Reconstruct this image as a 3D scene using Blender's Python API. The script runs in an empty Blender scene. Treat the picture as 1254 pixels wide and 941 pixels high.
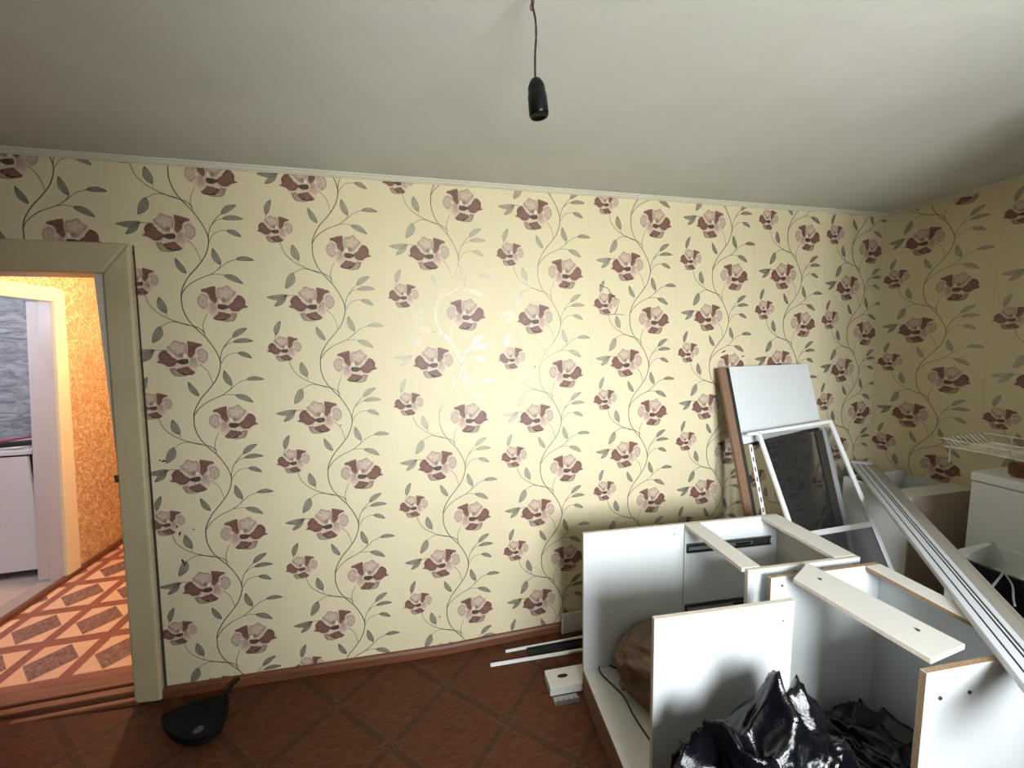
import bpy, bmesh, math, random
from mathutils import Vector, Matrix, noise as mnoise
random.seed(7)
scene = bpy.context.scene
COL = scene.collection
PI = math.pi

# ------------------------------------------------------------------ camera, sky, lights, exposure
cam_data = bpy.data.cameras.new('camera')
cam = bpy.data.objects.new('camera', cam_data)
COL.objects.link(cam)
yaw, pitch, roll = math.radians(13.487), math.radians(-5.957), math.radians(-1.135)
f_ = Vector((math.sin(yaw)*math.cos(pitch), math.cos(yaw)*math.cos(pitch), math.sin(pitch)))
r_ = Vector((math.cos(yaw), -math.sin(yaw), 0))
u_ = r_.cross(f_)
rr = r_*math.cos(roll) + u_*math.sin(roll)
uu = -r_*math.sin(roll) + u_*math.cos(roll)
cam.matrix_world = Matrix(((rr.x, uu.x, -f_.x, .9878), (rr.y, uu.y, -f_.y, -2.0184), (rr.z, uu.z, -f_.z, 1.6591), (0, 0, 0, 1)))
cam_data.sensor_width = 36
cam_data.lens = 484.66/1254*36
cam_data.clip_start = .02
scene.camera = cam

world = bpy.data.worlds.new('overcast_sky')
scene.world = world
world.use_nodes = True
wn = world.node_tree
_tc = wn.nodes.new('ShaderNodeTexCoord'); _sx = wn.nodes.new('ShaderNodeSeparateXYZ'); _rp = wn.nodes.new('ShaderNodeValToRGB')
wn.links.new(_tc.outputs['Generated'], _sx.inputs[0]); _mr = wn.nodes.new('ShaderNodeMapRange')
wn.links.new(_sx.outputs['Z'], _mr.inputs['Value']); _mr.inputs['From Min'].default_value = -1
wn.links.new(_mr.outputs[0], _rp.inputs[0])
_e = _rp.color_ramp.elements
_e[0].position = .47; _e[0].color = (.58, .59, .55, 1)      # ground
_e[1].position = .50; _e[1].color = (.93, .97, 1, 1)        # overcast sky
wn.links.new(_rp.outputs[0], wn.nodes['Background'].inputs['Color'])
wn.nodes['Background'].inputs['Strength'].default_value = 62

WX0, WX1, WZ0, WZ1, YN, YW = 1.20, 2.32, 1.08, 2.20, -2.75, -3.30       # window opening in the near wall
def area(name, loc, rot, sx, sy, power, color, portal=False):
    l = bpy.data.lights.new(name, 'AREA'); l.shape = 'RECTANGLE'; l.size = sx; l.size_y = sy
    l.energy = power; l.color = color
    if portal: l.cycles.is_portal = True
    o = bpy.data.objects.new(name, l); o.location = loc; o.rotation_euler = rot; COL.objects.link(o); return o
area('window_portal', ((WX0+WX1)/2, YW+.03, (WZ0+WZ1)/2), (PI/2, 0, 0), WX1-WX0, WZ1-WZ0, 1, (1, 1, 1), True)
def point(name, loc, power, color, radius):
    l = bpy.data.lights.new(name, 'POINT'); l.energy = power; l.color = color; l.shadow_soft_size = radius
    o = bpy.data.objects.new(name, l); o.location = loc; COL.objects.link(o); return o
point('hall_lamp_light', (-.62, 1.3, 2.12), 72, (1, .62, .36), .05)
point('kitchen_lamp_light', (-2.3, .95, 2.1), 26, (.80, .86, 1), .1)

scene.view_settings.view_transform = 'Standard'
scene.view_settings.look = 'None'
scene.view_settings.exposure = 0
scene.view_settings.gamma = 1

# ------------------------------------------------------------------ helpers
def lin(c):
    return tuple(((x/255)/12.92 if x/255 <= .04045 else ((x/255+.055)/1.055)**2.4) for x in c)
def tag(o, label=None, cat=None, group=None, kind=None):
    if label: o['label'] = label
    if cat: o['category'] = cat
    if group: o['group'] = group
    if kind: o['kind'] = kind
    return o
def empty(name, loc=(0, 0, 0), rz=0, rot=None):
    o = bpy.data.objects.new(name, None); COL.objects.link(o); o.empty_display_size = .1
    o.location = loc; o.rotation_euler = rot if rot else (0, 0, rz)
    return o
def obj(name, bm, mats, parent=None, smooth=False, recalc=True):
    me = bpy.data.meshes.new(name)
    if recalc: bmesh.ops.recalc_face_normals(bm, faces=bm.faces)
    bm.to_mesh(me); bm.free()
    if not isinstance(mats, (list, tuple)): mats = [mats]
    for m in mats: me.materials.append(m)
    if smooth:
        for p in me.polygons: p.use_smooth = True
    o = bpy.data.objects.new(name, me); COL.objects.link(o)
    if parent: o.parent = parent
    return o
def hexa(bm, P, mi=0, mj=None, thin=None):
    """P: 8 points, bottom ring 0-3 and top ring 4-7; faces perpendicular to thin axis get mi, the rest mj"""
    v = [bm.verts.new(p) for p in P]
    fs = [(0, 3, 2, 1), (4, 5, 6, 7), (0, 1, 5, 4), (2, 3, 7, 6), (1, 2, 6, 5), (3, 0, 4, 7)]  # z- z+ y- y+ x+ x-
    ax = [2, 2, 1, 1, 0, 0]
    out = []
    for q, a in zip(fs, ax):
        f = bm.faces.new([v[i] for i in q])
        f.material_index = mi if (mj is None or a == thin) else mj
        out.append(f)
    return out
def box(bm, x0, x1, y0, y1, z0, z1, mi=0, mj=None, thin=None):
    return hexa(bm, [(x0, y0, z0), (x1, y0, z0), (x1, y1, z0), (x0, y1, z0), (x0, y0, z1), (x1, y0, z1), (x1, y1, z1), (x0, y1, z1)], mi, mj, thin)
def bevel(bm, w, seg=1):
    bmesh.ops.recalc_face_normals(bm, faces=bm.faces)
    bmesh.ops.bevel(bm, geom=list(bm.edges), offset=w, segments=seg, affect='EDGES', profile=.5)
def board(name, parent, x0, x1, y0, y1, z0, z1, face, edge=None, bev=.0012):
    bm = bmesh.new()
    d = [abs(x1-x0), abs(y1-y0), abs(z1-z0)]
    x0, x1 = sorted((x0, x1)); y0, y1 = sorted((y0, y1)); z0, z1 = sorted((z0, z1))
    thin = d.index(min(d))
    box(bm, x0, x1, y0, y1, z0, z1, 0, 1 if edge else None, thin)
    if bev: bevel(bm, bev)
    return obj(name, bm, [face, edge] if edge else [face], parent)
def lathe(bm, prof, seg=24, M=None, mi=0):
    rings = []
    for r, z in prof:
        if r < 1e-6:
            rings.append([bm.verts.new((0, 0, z))])
        else:
            rings.append([bm.verts.new((r*math.cos(2*PI*i/seg), r*math.sin(2*PI*i/seg), z)) for i in range(seg)])
    fs = []
    for a, b in zip(rings, rings[1:]):
        for i in range(seg):
            j = (i+1) % seg
            q = [a[i % len(a)], a[j % len(a)], b[j % len(b)], b[i % len(b)]]
            q2 = []
            for v in q:
                if v not in q2: q2.append(v)
            if len(q2) > 2:
                f = bm.faces.new(q2); f.material_index = mi; fs.append(f)
    if M:
        vs = [v for r in rings for v in r]
        bmesh.ops.transform(bm, matrix=M, verts=vs)
    return fs
def catmull(P, n=8):
    P = [Vector(p) for p in P]
    if len(P) < 3:
        return [P[0].lerp(P[1], i/n) for i in range(n+1)]
    Q = [P[0]*2-P[1]] + P + [P[-1]*2-P[-2]]
    out = []
    for i in range(1, len(Q)-2):
        a, b, c, d = Q[i-1:i+3]
        for k in range(n):
            t = k/n
            out.append(.5*((2*b)+(c-a)*t+(2*a-5*b+4*c-d)*t*t+(3*b-a-3*c+d)*t**3))
    out.append(P[-1]); return out
def tube(bm, pts, r, seg=8, smooth_n=0, caps=True):
    P = catmull(pts, smooth_n) if smooth_n else [Vector(p) for p in pts]
    rings = []; up = Vector((0, 0, 1))
    for i, p in enumerate(P):
        t = (P[min(i+1, len(P)-1)]-P[max(i-1, 0)]).normalized()
        a = t.cross(up)
        if a.length < .05: a = t.cross(Vector((0, 1, 0)))
        a.normalize(); b = t.cross(a)
        rad = r(i/(len(P)-1)) if callable(r) else r
        rings.append([bm.verts.new(p+a*math.cos(2*PI*k/seg)*rad+b*math.sin(2*PI*k/seg)*rad) for k in range(seg)])
    for a, b in zip(rings, rings[1:]):
        for k in range(seg):
            bm.faces.new((a[k], a[(k+1) % seg], b[(k+1) % seg], b[k]))
    if caps:
        bm.faces.new(rings[0]); bm.faces.new(rings[-1][::-1])

# ------------------------------------------------------------------ materials
def mat(name, color, rough=.5, metal=0, spec=None):
    m = bpy.data.materials.new(name); m.use_nodes = True
    b = m.node_tree.nodes['Principled BSDF']
    b.inputs['Base Color'].default_value = (*color, 1); b.inputs['Roughness'].default_value = rough
    b.inputs['Metallic'].default_value = metal
    if spec is not None: b.inputs['Specular IOR Level'].default_value = spec
    return m
class N:
    def __init__(s, m):
        s.t = m.node_tree; s.b = s.t.nodes['Principled BSDF']
    def n(s, typ, **k):
        o = s.t.nodes.new('ShaderNode'+typ)
        for a, v in k.items(): setattr(o, a, v)
        return o
    def l(s, a, b): s.t.links.new(a, b)
    def coord(s, scale=(1, 1, 1), rot=(0, 0, 0), loc=(0, 0, 0)):
        t = s.n('TexCoord'); g = s.n('NewGeometry'); m = s.n('Mapping')
        s.l(t.outputs['Object'], m.inputs['Vector'])
        m.inputs['Scale'].default_value = scale; m.inputs['Rotation'].default_value = rot; m.inputs['Location'].default_value = loc
        return m.outputs['Vector']
    def noise(s, vec, scale, detail=3, rough=.5, dist=0):
        o = s.n('TexNoise'); s.l(vec, o.inputs['Vector'])
        o.inputs['Scale'].default_value = scale; o.inputs['Detail'].default_value = detail
        o.inputs['Roughness'].default_value = rough; o.inputs['Distortion'].default_value = dist
        return o.outputs['Fac']
    def math(s, op, a, b=0, clamp=False):
        o = s.n('Math', operation=op); o.use_clamp = clamp
        for i, x in enumerate((a, b)):
            if isinstance(x, (int, float)): o.inputs[i].default_value = x
            else: s.l(x, o.inputs[i])
        return o.outputs[0]
    def ramp(s, fac, stops):
        o = s.n('ValToRGB'); s.l(fac, o.inputs[0]); e = o.color_ramp.elements
        while len(e) < len(stops): e.new(.5)
        for i, (p, c) in enumerate(stops):
            e[i].position = p; e[i].color = (*c, 1) if len(c) == 3 else c
        return o.outputs['Color']
    def mix(s, fac, a, b, blend='MIX'):
        o = s.n('Mix', data_type='RGBA', blend_type=blend)
        for i, x in ((0, fac), (6, a), (7, b)):
            if isinstance(x, (int, float)): o.inputs[i].default_value = x
            elif isinstance(x, tuple): o.inputs[i].default_value = (*x, 1)
            else: s.l(x, o.inputs[i])
        return o.outputs[2]
    def bump(s, h, strength=.3, dist=.01):
        o = s.n('Bump'); o.inputs['Strength'].default_value = strength; o.inputs['Distance'].default_value = dist
        s.l(h, o.inputs['Height']); s.l(o.outputs[0], s.b.inputs['Normal'])
    def color(s, c): s.l(c, s.b.inputs['Base Color'])

CREAM = (.69, .61, .415)
def m_wallpaper():
    m = mat('cream_wallpaper', CREAM, .5, 0, .25); n = N(m); v = n.coord()
    a = n.noise(v, 1.7, 3); b = n.noise(v, 9, 4)
    c = n.mix(n.math('MULTIPLY', a, .35), CREAM, (.63, .54, .34))
    st = n.ramp(b, [(.62, (0, 0, 0)), (.8, (1, 1, 1))])
    n.color(n.mix(n.math('MULTIPLY', st, .18), c, (.55, .42, .28)))
    h = n.math('ADD', n.math('MULTIPLY', n.noise(v, 2.4, 2, .5, .5), 1.3), n.math('MULTIPLY', n.noise(v, 260, 2), .015))
    n.bump(h, .55, .02)
    return m
M_WP = m_wallpaper()
M_DIMWALL = mat('darkened_unseen_wall', (.12, .085, .05), .7)  # unseen walls given a dark colour to cut bounced light
def m_foil(name, col, rough, metal):
    return mat(name, col, rough, metal)
M_STEM = m_foil('silver_foil_print', (.22, .20, .155), .38, .7)
M_LEAF = m_foil('leaf_foil_print', (.40, .36, .27), .5, .40)
def m_petal():
    m = mat('petal_print', (.4, .2, .15), .5); n = N(m)
    a = n.n('Attribute', attribute_name='Col'); v = n.coord()
    f = n.ramp(n.noise(v, 95, 5, .65, 1.2), [(.3, (0, 0, 0)), (.75, (1, 1, 1))])
    n.color(n.mix(n.math('MULTIPLY', f, .22), a.outputs['Color'], (.56, .42, .32)))
    return m
M_PETAL = m_petal()
def m_plaster(name, c, c2, bs=.3):
    m = mat(name, c, .85); n = N(m); v = n.coord()
    n.color(n.mix(n.ramp(n.noise(v, 2.2, 5, .6), [(.35, (0, 0, 0)), (.75, (1, 1, 1))]), c, c2))
    n.bump(n.math('ADD', n.noise(v, 3, 4, .6), n.math('MULTIPLY', n.noise(v, 120, 3), .04)), bs, .02)
    return m
M_CEIL = m_plaster('old_whitewash', (.62, .62, .59), (.55, .555, .52))
M_PAINTW = m_plaster('old_white_paint', (.62, .59, .49), (.56, .52, .41), .1)
def m_oilpaint():
    m = mat('cream_gloss_paint', (.56, .52, .38), .42); n = N(m); v = n.coord()
    n.color(n.mix(n.ramp(n.noise(v, 4, 6, .7), [(.5, (0, 0, 0)), (.85, (1, 1, 1))]), (.52, .445, .28), (.40, .32, .185)))
    n.bump(n.noise(v, 14, 4), .12, .01); return m
M_OIL = m_oilpaint()
M_HALLOIL = mat('hall_cream_paint', (.80, .72, .50), .4)
def m_floor():
    m = mat('brown_parquet_linoleum', (.1, .04, .02), .42, 0, .18); n = N(m)
    tc = n.n('TexCoord'); sp = n.n('SeparateXYZ'); n.l(tc.outputs['Object'], sp.inputs[0])
    x, y = sp.outputs[0], sp.outputs[1]
    P = .49
    def fam(e, off):          # distance to the nearest band centre, 0 at centre and .5 between
        t = n.math('DIVIDE', n.math('SUBTRACT', e, off), P)
        fr = n.math('FRACT', t)
        return n.math('ABSOLUTE', n.math('SUBTRACT', fr, .5)), fr
    a, fa = fam(n.math('ADD', x, y), .345-P/2)
    b, fb = fam(n.math('SUBTRACT', x, y), .79-P/2)
    wd = n.noise(n.coord((6, 34, 1), (0, 0, PI/4)), 3, 6, .6, .8)
    wd2 = n.noise(n.coord((6, 34, 1), (0, 0, -PI/4)), 3, 6, .6, .8)
    ck = n.n('TexChecker'); ck.inputs['Scale'].default_value = 1
    mp = n.n('Mapping'); mp.inputs['Rotation'].default_value = (0, 0, PI/4); mp.inputs['Scale'].default_value = (2.89, 2.89, 2.89)
    n.l(tc.outputs['Object'], mp.inputs['Vector']); n.l(mp.outputs[0], ck.inputs['Vector'])
    w = n.mix(ck.outputs['Fac'], wd, wd2)
    base = n.ramp(w, [(.3, (.050, .015, .006)), (.7, (.115, .040, .016))])
    band = n.math('MINIMUM', a, b)
    bandm = n.ramp(band, [(.045, (1, 1, 1)), (.06, (0, 0, 0))])
    line = n.math('MULTIPLY', n.ramp(n.math('ABSOLUTE', n.math('SUBTRACT', band, .052)), [(0, (1, 1, 1)), (.012, (0, 0, 0))]), .5)
    c = n.mix(n.math('MULTIPLY', bandm, .55), base, (.036, .018, .008))
    c = n.mix(n.math('MULTIPLY', line, .55), c, (.13, .07, .035))
    rr2 = n.math('SQRT', n.math('ADD', n.math('POWER', n.math('SUBTRACT', a, .0), 2), n.math('POWER', b, 2)))
    knot = n.ramp(rr2, [(.09, (1, 1, 1)), (.13, (0, 0, 0))])
    speck = n.ramp(n.noise(n.coord(), 70, 5, .8), [(.52, (0, 0, 0)), (.7, (1, 1, 1))])
    c = n.mix(n.math('MULTIPLY', knot, n.math('MULTIPLY', speck, .8)), c, (.16, .11, .07))
    dust = n.ramp(n.noise(n.coord(), 5, 6, .7), [(.45, (0, 0, 0)), (.8, (1, 1, 1))])
    c = n.mix(n.math('MULTIPLY', dust, .15), c, (.12, .065, .035))
    n.color(c)
    n.bump(n.noise(n.coord(), 3.2, 3), .12, .02)
    n.l(n.ramp(dust, [(0, (.46,)*3), (1, (.65,)*3)]), n.b.inputs['Roughness'])
    return m
M_FLOOR = m_floor()
def m_hallfloor():
    m = mat('hall_linoleum', (.6, .4, .3), .35); n = N(m)
    tc = n.n('TexCoord'); sp = n.n('SeparateXYZ'); n.l(tc.outputs['Object'], sp.inputs[0])
    def fam(e, off, P):
        fr = n.math('FRACT', n.math('DIVIDE', n.math('SUBTRACT', e, off), P))
        return n.math('SUBTRACT', .5, n.math('ABSOLUTE', n.math('SUBTRACT', fr, .5)))   # 0 on the line, .5 mid cell
    a = fam(sp.outputs[0], -1.025, .295); b = fam(sp.outputs[1], .175, .32)
    line = n.ramp(n.math('MINIMUM', a, b), [(.085, (1, 1, 1)), (.10, (0, 0, 0))])
    dia = n.ramp(n.math('ADD', a, b), [(.60, (0, 0, 0)), (.615, (1, 1, 1))])
    tex = n.ramp(n.noise(n.coord((1, 1, 1)), 60, 5, .75, 1.5), [(.44, (.12, .05, .045)), (.66, (.46, .29, .24))])
    lc = n.ramp(n.noise(n.coord(), 130, 3), [(.3, (.22, .075, .05)), (.7, (.32, .12, .085))])
    c = n.mix(dia, (.72, .48, .34), tex)
    n.color(n.mix(line, c, lc)); return m
M_HFLOOR = m_hallfloor()
def m_hallpaper():
    m = mat('ochre_textured_wallpaper', (.8, .55, .25), .6); n = N(m)
    v = n.coord((1.3, 1, .8))
    f = n.ramp(n.noise(v, 19, 5, .72, 2.6), [(.47, (.78, .60, .34)), (.53, (.30, .11, .04)), (.60, (.76, .56, .31))])
    g = n.ramp(n.noise(v, 2.5, 3), [(.4, (0, 0, 0)), (.7, (1, 1, 1))])
    n.color(n.mix(n.math('MULTIPLY', g, .25), f, (.55, .30, .12)))
    n.bump(n.noise(v, 19, 5, .72, 2.6), .3, .01); return m
M_HWALL = m_hallpaper()
def m_graypaper():
    m = mat('grey_mottled_wallpaper', (.4, .4, .42), .7); n = N(m)
    v = n.coord((.6, .6, 2.0))
    n.color(n.ramp(n.noise(v, 11, 4, .65, 1), [(.35, (.20, .21, .25)), (.65, (.52, .53, .56))])); return m
M_KWALL = m_graypaper()
def m_wood(name, c1, c2, sc=(2, 30, 30), rough=.45):
    m = mat(name, c1, rough); n = N(m); v = n.coord(sc)
    n.color(n.ramp(n.noise(v, 2, 5, .6, .5), [(.3, c1), (.7, c2)])); return m
M_BASE = m_wood('red_brown_baseboard', (.115, .038, .016), (.18, .066, .028))
M_THR = m_wood('worn_brown_paint', (.15, .058, .028), (.26, .115, .058))
def m_chip(name='raw_chipboard', a=(.20, .115, .06), b=(.42, .28, .16)):
    m = mat(name, a, .8); n = N(m)
    n.color(n.ramp(n.noise(n.coord(), 240, 4, .8), [(.35, a), (.65, b)])); return m
M_CHIP = m_chip()
M_WBRIGHT = mat('bright_white_laminate', (.84, .86, .86), .35)
M_CHIPL = m_chip('pale_board_edge', (.48, .42, .34), (.66, .60, .50))
M_PLINTH = m_chip('brown_plinth_board', (.16, .09, .05), (.25, .145, .085))
def m_lam(name, c, dirt=.25, rough=.35):
    m = mat(name, c, rough); n = N(m); v = n.coord()
    d = n.ramp(n.noise(v, 7, 6, .75), [(.5, (0, 0, 0)), (.85, (1, 1, 1))])
    n.color(n.mix(n.math('MULTIPLY', d, dirt), c, tuple(x*.72 for x in c))); return m
M_LAM = m_lam('white_laminate', (.66, .69, .70))
M_LAMD = m_lam('dusty_white_board', (.66, .64, .60), .5, .6)
M_HARD = m_lam('beige_hardboard', (.62, .58, .50), .3, .6)
M_BROWNSIDE = m_lam('greybrown_board', (.48, .39, .33), .5, .6)
M_DSTILE = mat('dark_stile', (.06, .045, .035), .5)
M_BLACK = mat('black_plastic', (.008, .008, .009), .4)
M_BAKE = mat('black_bakelite', (.003, .003, .003), .3, 0, .2)
M_SPOT = mat('dull_grey_spot', (.06, .06, .06), .6)
M_DULL = mat('dull_black_rubber', (.004, .004, .004), .8, 0, .2)
M_BLACKLAM = mat('black_laminate', (.006, .007, .012), .4)
M_STEEL = mat('galvanised_steel', (.50, .51, .52), .35, .9)
M_DSTEEL = mat('dark_runner_steel', (.10, .105, .11), .38, .85)
M_SCREW = mat('screw_head', (.12, .115, .11), .4, .8)
M_CHROME = mat('chrome_wire', (.75, .75, .76), .2, 1)
M_ALU = mat('white_enamelled_frame', (.82, .83, .83), .3)
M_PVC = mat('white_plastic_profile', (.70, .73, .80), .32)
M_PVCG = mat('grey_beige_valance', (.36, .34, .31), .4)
M_GROOVE = mat('dark_groove', (.012, .012, .016), .7)
M_WIRE = mat('black_cord', (.008, .007, .006), .5)
M_REDWIRE = mat('copper_hook', (.10, .025, .015), .5)
M_KRAFT = m_wood('brown_kraft_paper', (.15, .09, .055), (.22, .14, .085), (3, 3, 3), .75)
M_TIE = mat('grey_cable_tie', (.40, .41, .42), .4)
M_ENAMEL = mat('white_enamel', (.78, .80, .86), .25)
M_PAPER = mat('paper_white', (.8, .8, .8), .7)
M_RED = mat('red_plastic', (.35, .02, .03), .35)
M_MARK = mat('torn_paper_and_gap_shade', (.05, .03, .02), .8)
def m_glassy(name, tint, alpha, rough=.1):
    m = bpy.data.materials.new(name); m.use_nodes = True; t = m.node_tree
    t.nodes.clear(); o = t.nodes.new('ShaderNodeOutputMaterial'); mx = t.nodes.new('ShaderNodeMixShader')
    tr = t.nodes.new('ShaderNodeBsdfTransparent'); tr.inputs[0].default_value = (*tint, 1)
    p = t.nodes.new('ShaderNodeBsdfPrincipled'); p.inputs['Base Color'].default_value = (.16, .16, .17, 1); p.inputs['Roughness'].default_value = rough
    mx.inputs[0].default_value = alpha
    t.links.new(tr.outputs[0], mx.inputs[1]); t.links.new(p.outputs[0], mx.inputs[2]); t.links.new(mx.outputs[0], o.inputs[0])
    return m
M_MESH = m_glassy('grey_insect_mesh', (.86, .86, .85), .06, .6)
M_PANE = m_glassy('smoked_pane', (.84, .82, .79), .03, .08)
M_KICK = m_glassy('grey_lower_sheet', (.72, .73, .76), .30, .3)
M_AMBER = m_glassy('amber_glass', (.85, .60, .42), .25, .05)
def m_bag():
    m = mat('black_bin_liner', (.0025, .003, .005), .17, 0, .45); n = N(m)
    v = n.coord((1, 1, .6))
    n.bump(n.math('ADD', n.noise(v, 16, 5, .7, 1.5), n.math('MULTIPLY', n.noise(v, 55, 3, .6, 1), .15)), .22, .02); return m
M_BAG = m_bag()
M_BULB = bpy.data.materials.new('lit_bulb'); M_BULB.use_nodes = True
_b = M_BULB.node_tree.nodes['Principled BSDF']; _b.inputs['Emission Color'].default_value = (1, .6, .3, 1); _b.inputs['Emission Strength'].default_value = 8
M_WINGLASS = m_glassy('window_glass', (.97, .98, .98), .04, .02)

# ------------------------------------------------------------------ the room shell
XR, XL, ZC, XD0, XD1 = 3.992, -1.3, 2.443, -1.12, -.315
HALLZ = .09
def zfloor(x): return max(0.0, min(.105, .05-.047*x))
# floor
bm = bmesh.new()
xs = [XL, -1.0, -.6, -.3, 0, .3, .6, .9, 1.064, 1.6, 2.4, 3.2, XR]
prev = None
for x in xs:
    ring = [bm.verts.new((x, YN, zfloor(x))), bm.verts.new((x, 0.0, zfloor(x))), bm.verts.new((x, 0.0, -.12)), bm.verts.new((x, YN, -.12))]
    if prev:
        for k in range(4):
            bm.faces.new((prev[k], ring[k], ring[(k+1) % 4], prev[(k+1) % 4]))
    else: bm.faces.new(ring)
    prev = ring
bm.faces.new(prev)
tag(obj('floor', bm, M_FLOOR), kind='structure')
# ceiling
bm = bmesh.new(); box(bm, XL-.1, XR+.12, YW, .16, ZC, ZC+.15)
tag(obj('ceiling', bm, M_CEIL), kind='structure')
# back wall with doorway
T = .16
bm = bmesh.new()
box(bm, XD1+.03, XR+.12, 0, T, -.12, ZC)
box(bm, XL-.1, XD0, 0, T, -.12, ZC)
box(bm, XD0, XD1+.03, 0, T, 2.03, ZC)
wall_back = tag(obj('wall_back', bm, [M_PAINTW]), kind='structure')
bm = bmesh.new(); box(bm, XR, XR+.12, YW, 0, -.12, ZC)
wall_right = tag(obj('wall_right', bm, [M_PAINTW]), kind='structure')
bm = bmesh.new(); box(bm, XL-.1, XL, YW, 0, -.12, ZC)
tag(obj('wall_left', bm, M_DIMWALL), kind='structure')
bm = bmesh.new()
box(bm, XL, WX0, YW, YN, -.12, ZC); box(bm, WX1, XR, YW, YN, -.12, ZC)
box(bm, WX0, WX1, YW, YN, -.12, WZ0); box(bm, WX0, WX1, YW, YN, WZ1, ZC)
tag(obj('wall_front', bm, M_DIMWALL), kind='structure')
bm = bmesh.new(); box(bm, 2.86, XR, YN, -1.45, 0, ZC); box(bm, XL, 1.10, YN, -2.20, 0, ZC)
tag(obj('added_shade_pier', bm, M_DIMWALL), kind='structure')  # added piers out of view, blocking window light towards both sides
# window behind the camera
win = tag(empty('window_1', ((WX0+WX1)/2, YW+.1, WZ0)), kind='structure')
bm = bmesh.new(); w = (WX1-WX0)/2; h = WZ1-WZ0
for a in ((-w, -w+.05, 0, h), (w-.05, w, 0, h), (-w, w, 0, .05), (-w, w, h-.05, h), (-.035, .035, .05, h-.05)):
    box(bm, a[0], a[1], -.03, .03, a[2], a[3])
obj('window_frame', bm, M_ALU, win)
for a, b in ((-w+.05, -.035), (.035, w-.05)):
    bm = bmesh.new(); box(bm, a, b, -.003, .003, .05, h-.05); obj('pane', bm, M_WINGLASS, win)
bm = bmesh.new(); box(bm, -w, w, .03, .50, -.0, .02); obj('window_sill', bm, M_ALU, win)

# ---- the floral wallpaper print: one repeat, .53 x .53 m, as triangles (x, z, layer, material, colour)
PR = .53
tris = []
def tri(a, b, c, layer, mi, ca, cb=None, cc=None):
    tris.append(((a, b, c), layer, mi, (ca, cb or ca, cc or ca)))
def ribbon(P, w0, w1, layer=2, mi=0, n=6):
    Q = catmull([(p[0], p[1], 0) for p in P], n)
    L = []; R = []
    for i, p in enumerate(Q):
        t = (Q[min(i+1, len(Q)-1)]-Q[max(i-1, 0)]).normalized(); k = Vector((-t.y, t.x, 0))*(w0+(w1-w0)*i/(len(Q)-1))/2
        L.append((p+k).xy[:]); R.append((p-k).xy[:])
    for i in range(len(Q)-1):
        tri(L[i], R[i], R[i+1], layer, mi, (1, 1, 1)); tri(L[i], R[i+1], L[i+1], layer, mi, (1, 1, 1))
def leaf(a, b, w=.30, curve=.06, ly=1):
    a = Vector(a); b = Vector(b); d = b-a; k = Vector((-d.y, d.x)); n = 9
    mid = [a+d*(i/n)+k*curve*math.sin(PI*i/n) for i in range(n+1)]
    wd = [w*d.length*.5*math.sin(PI*(i/n)**.85)**.8 if 0 < i < n else 0 for i in range(n+1)]
    kk = k.normalized()
    L = [m+kk*x for m, x in zip(mid, wd)]; R = [m-kk*x for m, x in zip(mid, wd)]
    for i in range(n):
        for U, V, s in ((L, mid, 1), (mid, R, 1)):
            tri(U[i][:], V[i][:], V[i+1][:], ly, 1, (1, 1, 1)); tri(U[i][:], V[i+1][:], U[i+1][:], ly, 1, (1, 1, 1))
    ribbon([p[:] for p in L], .0022, .0022, 3, 0, 2); ribbon([p[:] for p in R], .0022, .0022, 3, 0, 2); ribbon([p[:] for p in mid], .0024, .0012, 3, 0, 2)
    for sgn in (.45, -.45):
        ribbon([(m+kk*x*sgn)[:] for m, x in zip(mid[1:-1], wd[1:-1])], .0008, .0008, 3, 0, 2)
def petal(pts, cin, cout, layer, center=None, C=(556, 480), sc=.000292, mirror=False, pos=(0, 0), scale=1, wob=1.0):
    P = []
    m = len(pts)
    rnd = random.Random(len(pts)*7+pts[0][0])
    Q = [Vector((p[0], p[1], 0)) for p in pts]
    for i in range(m):
        a, b, c, d = Q[i-1], Q[i], Q[(i+1) % m], Q[(i+2) % m]
        for k in range(4):
            t = k/4
            p = .5*((2*b)+(c-a)*t+(2*a-5*b+4*c-d)*t*t+(3*b-a-3*c+d)*t**3)
            P.append((p.x+rnd.uniform(-1, 1)*wob*4, p.y+rnd.uniform(-1, 1)*wob*4))
    cx, cy = center if center else (sum(p[0] for p in P)/len(P), sum(p[1] for p in P)/len(P))
    def tr(x, y):
        u = (x-C[0])*sc*scale; v = -(y-C[1])*sc*scale
        return (pos[0]+(-u if mirror else u), pos[1]+v)
    lerp = lambda a, b, t: tuple(x+(y-x)*t for x, y in zip(a, b))
    c0 = tr(cx, cy)
    R1 = [tr(cx+(x-cx)*.62, cy+(y-cy)*.62) for x, y in P]; R2 = [tr(x, y) for x, y in P]
    cm = lerp(cin, cout, .45); n = len(P)
    for i in range(n):
        j = (i+1) % n
        sh = 1+.18*math.sin(i*2.1)+.1*math.sin(i*5.3); cmi = tuple(x*sh for x in cm)
        tri(c0, R1[i], R1[j], layer, 2, cin, cmi, cmi)
        tri(R1[i], R2[i], R2[j], layer, 2, cmi, cout, cout); tri(R1[i], R2[j], R1[j], layer, 2, cmi, cout, cmi)
PALE = (.50, .38, .29); PALE2 = (.62, .50, .39); MAR = (.115, .038, .030); MAR2 = (.18, .075, .055); DARK = (.035, .022, .012); OLV = (.20, .145, .085); LITE = (.84, .70, .54)
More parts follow.
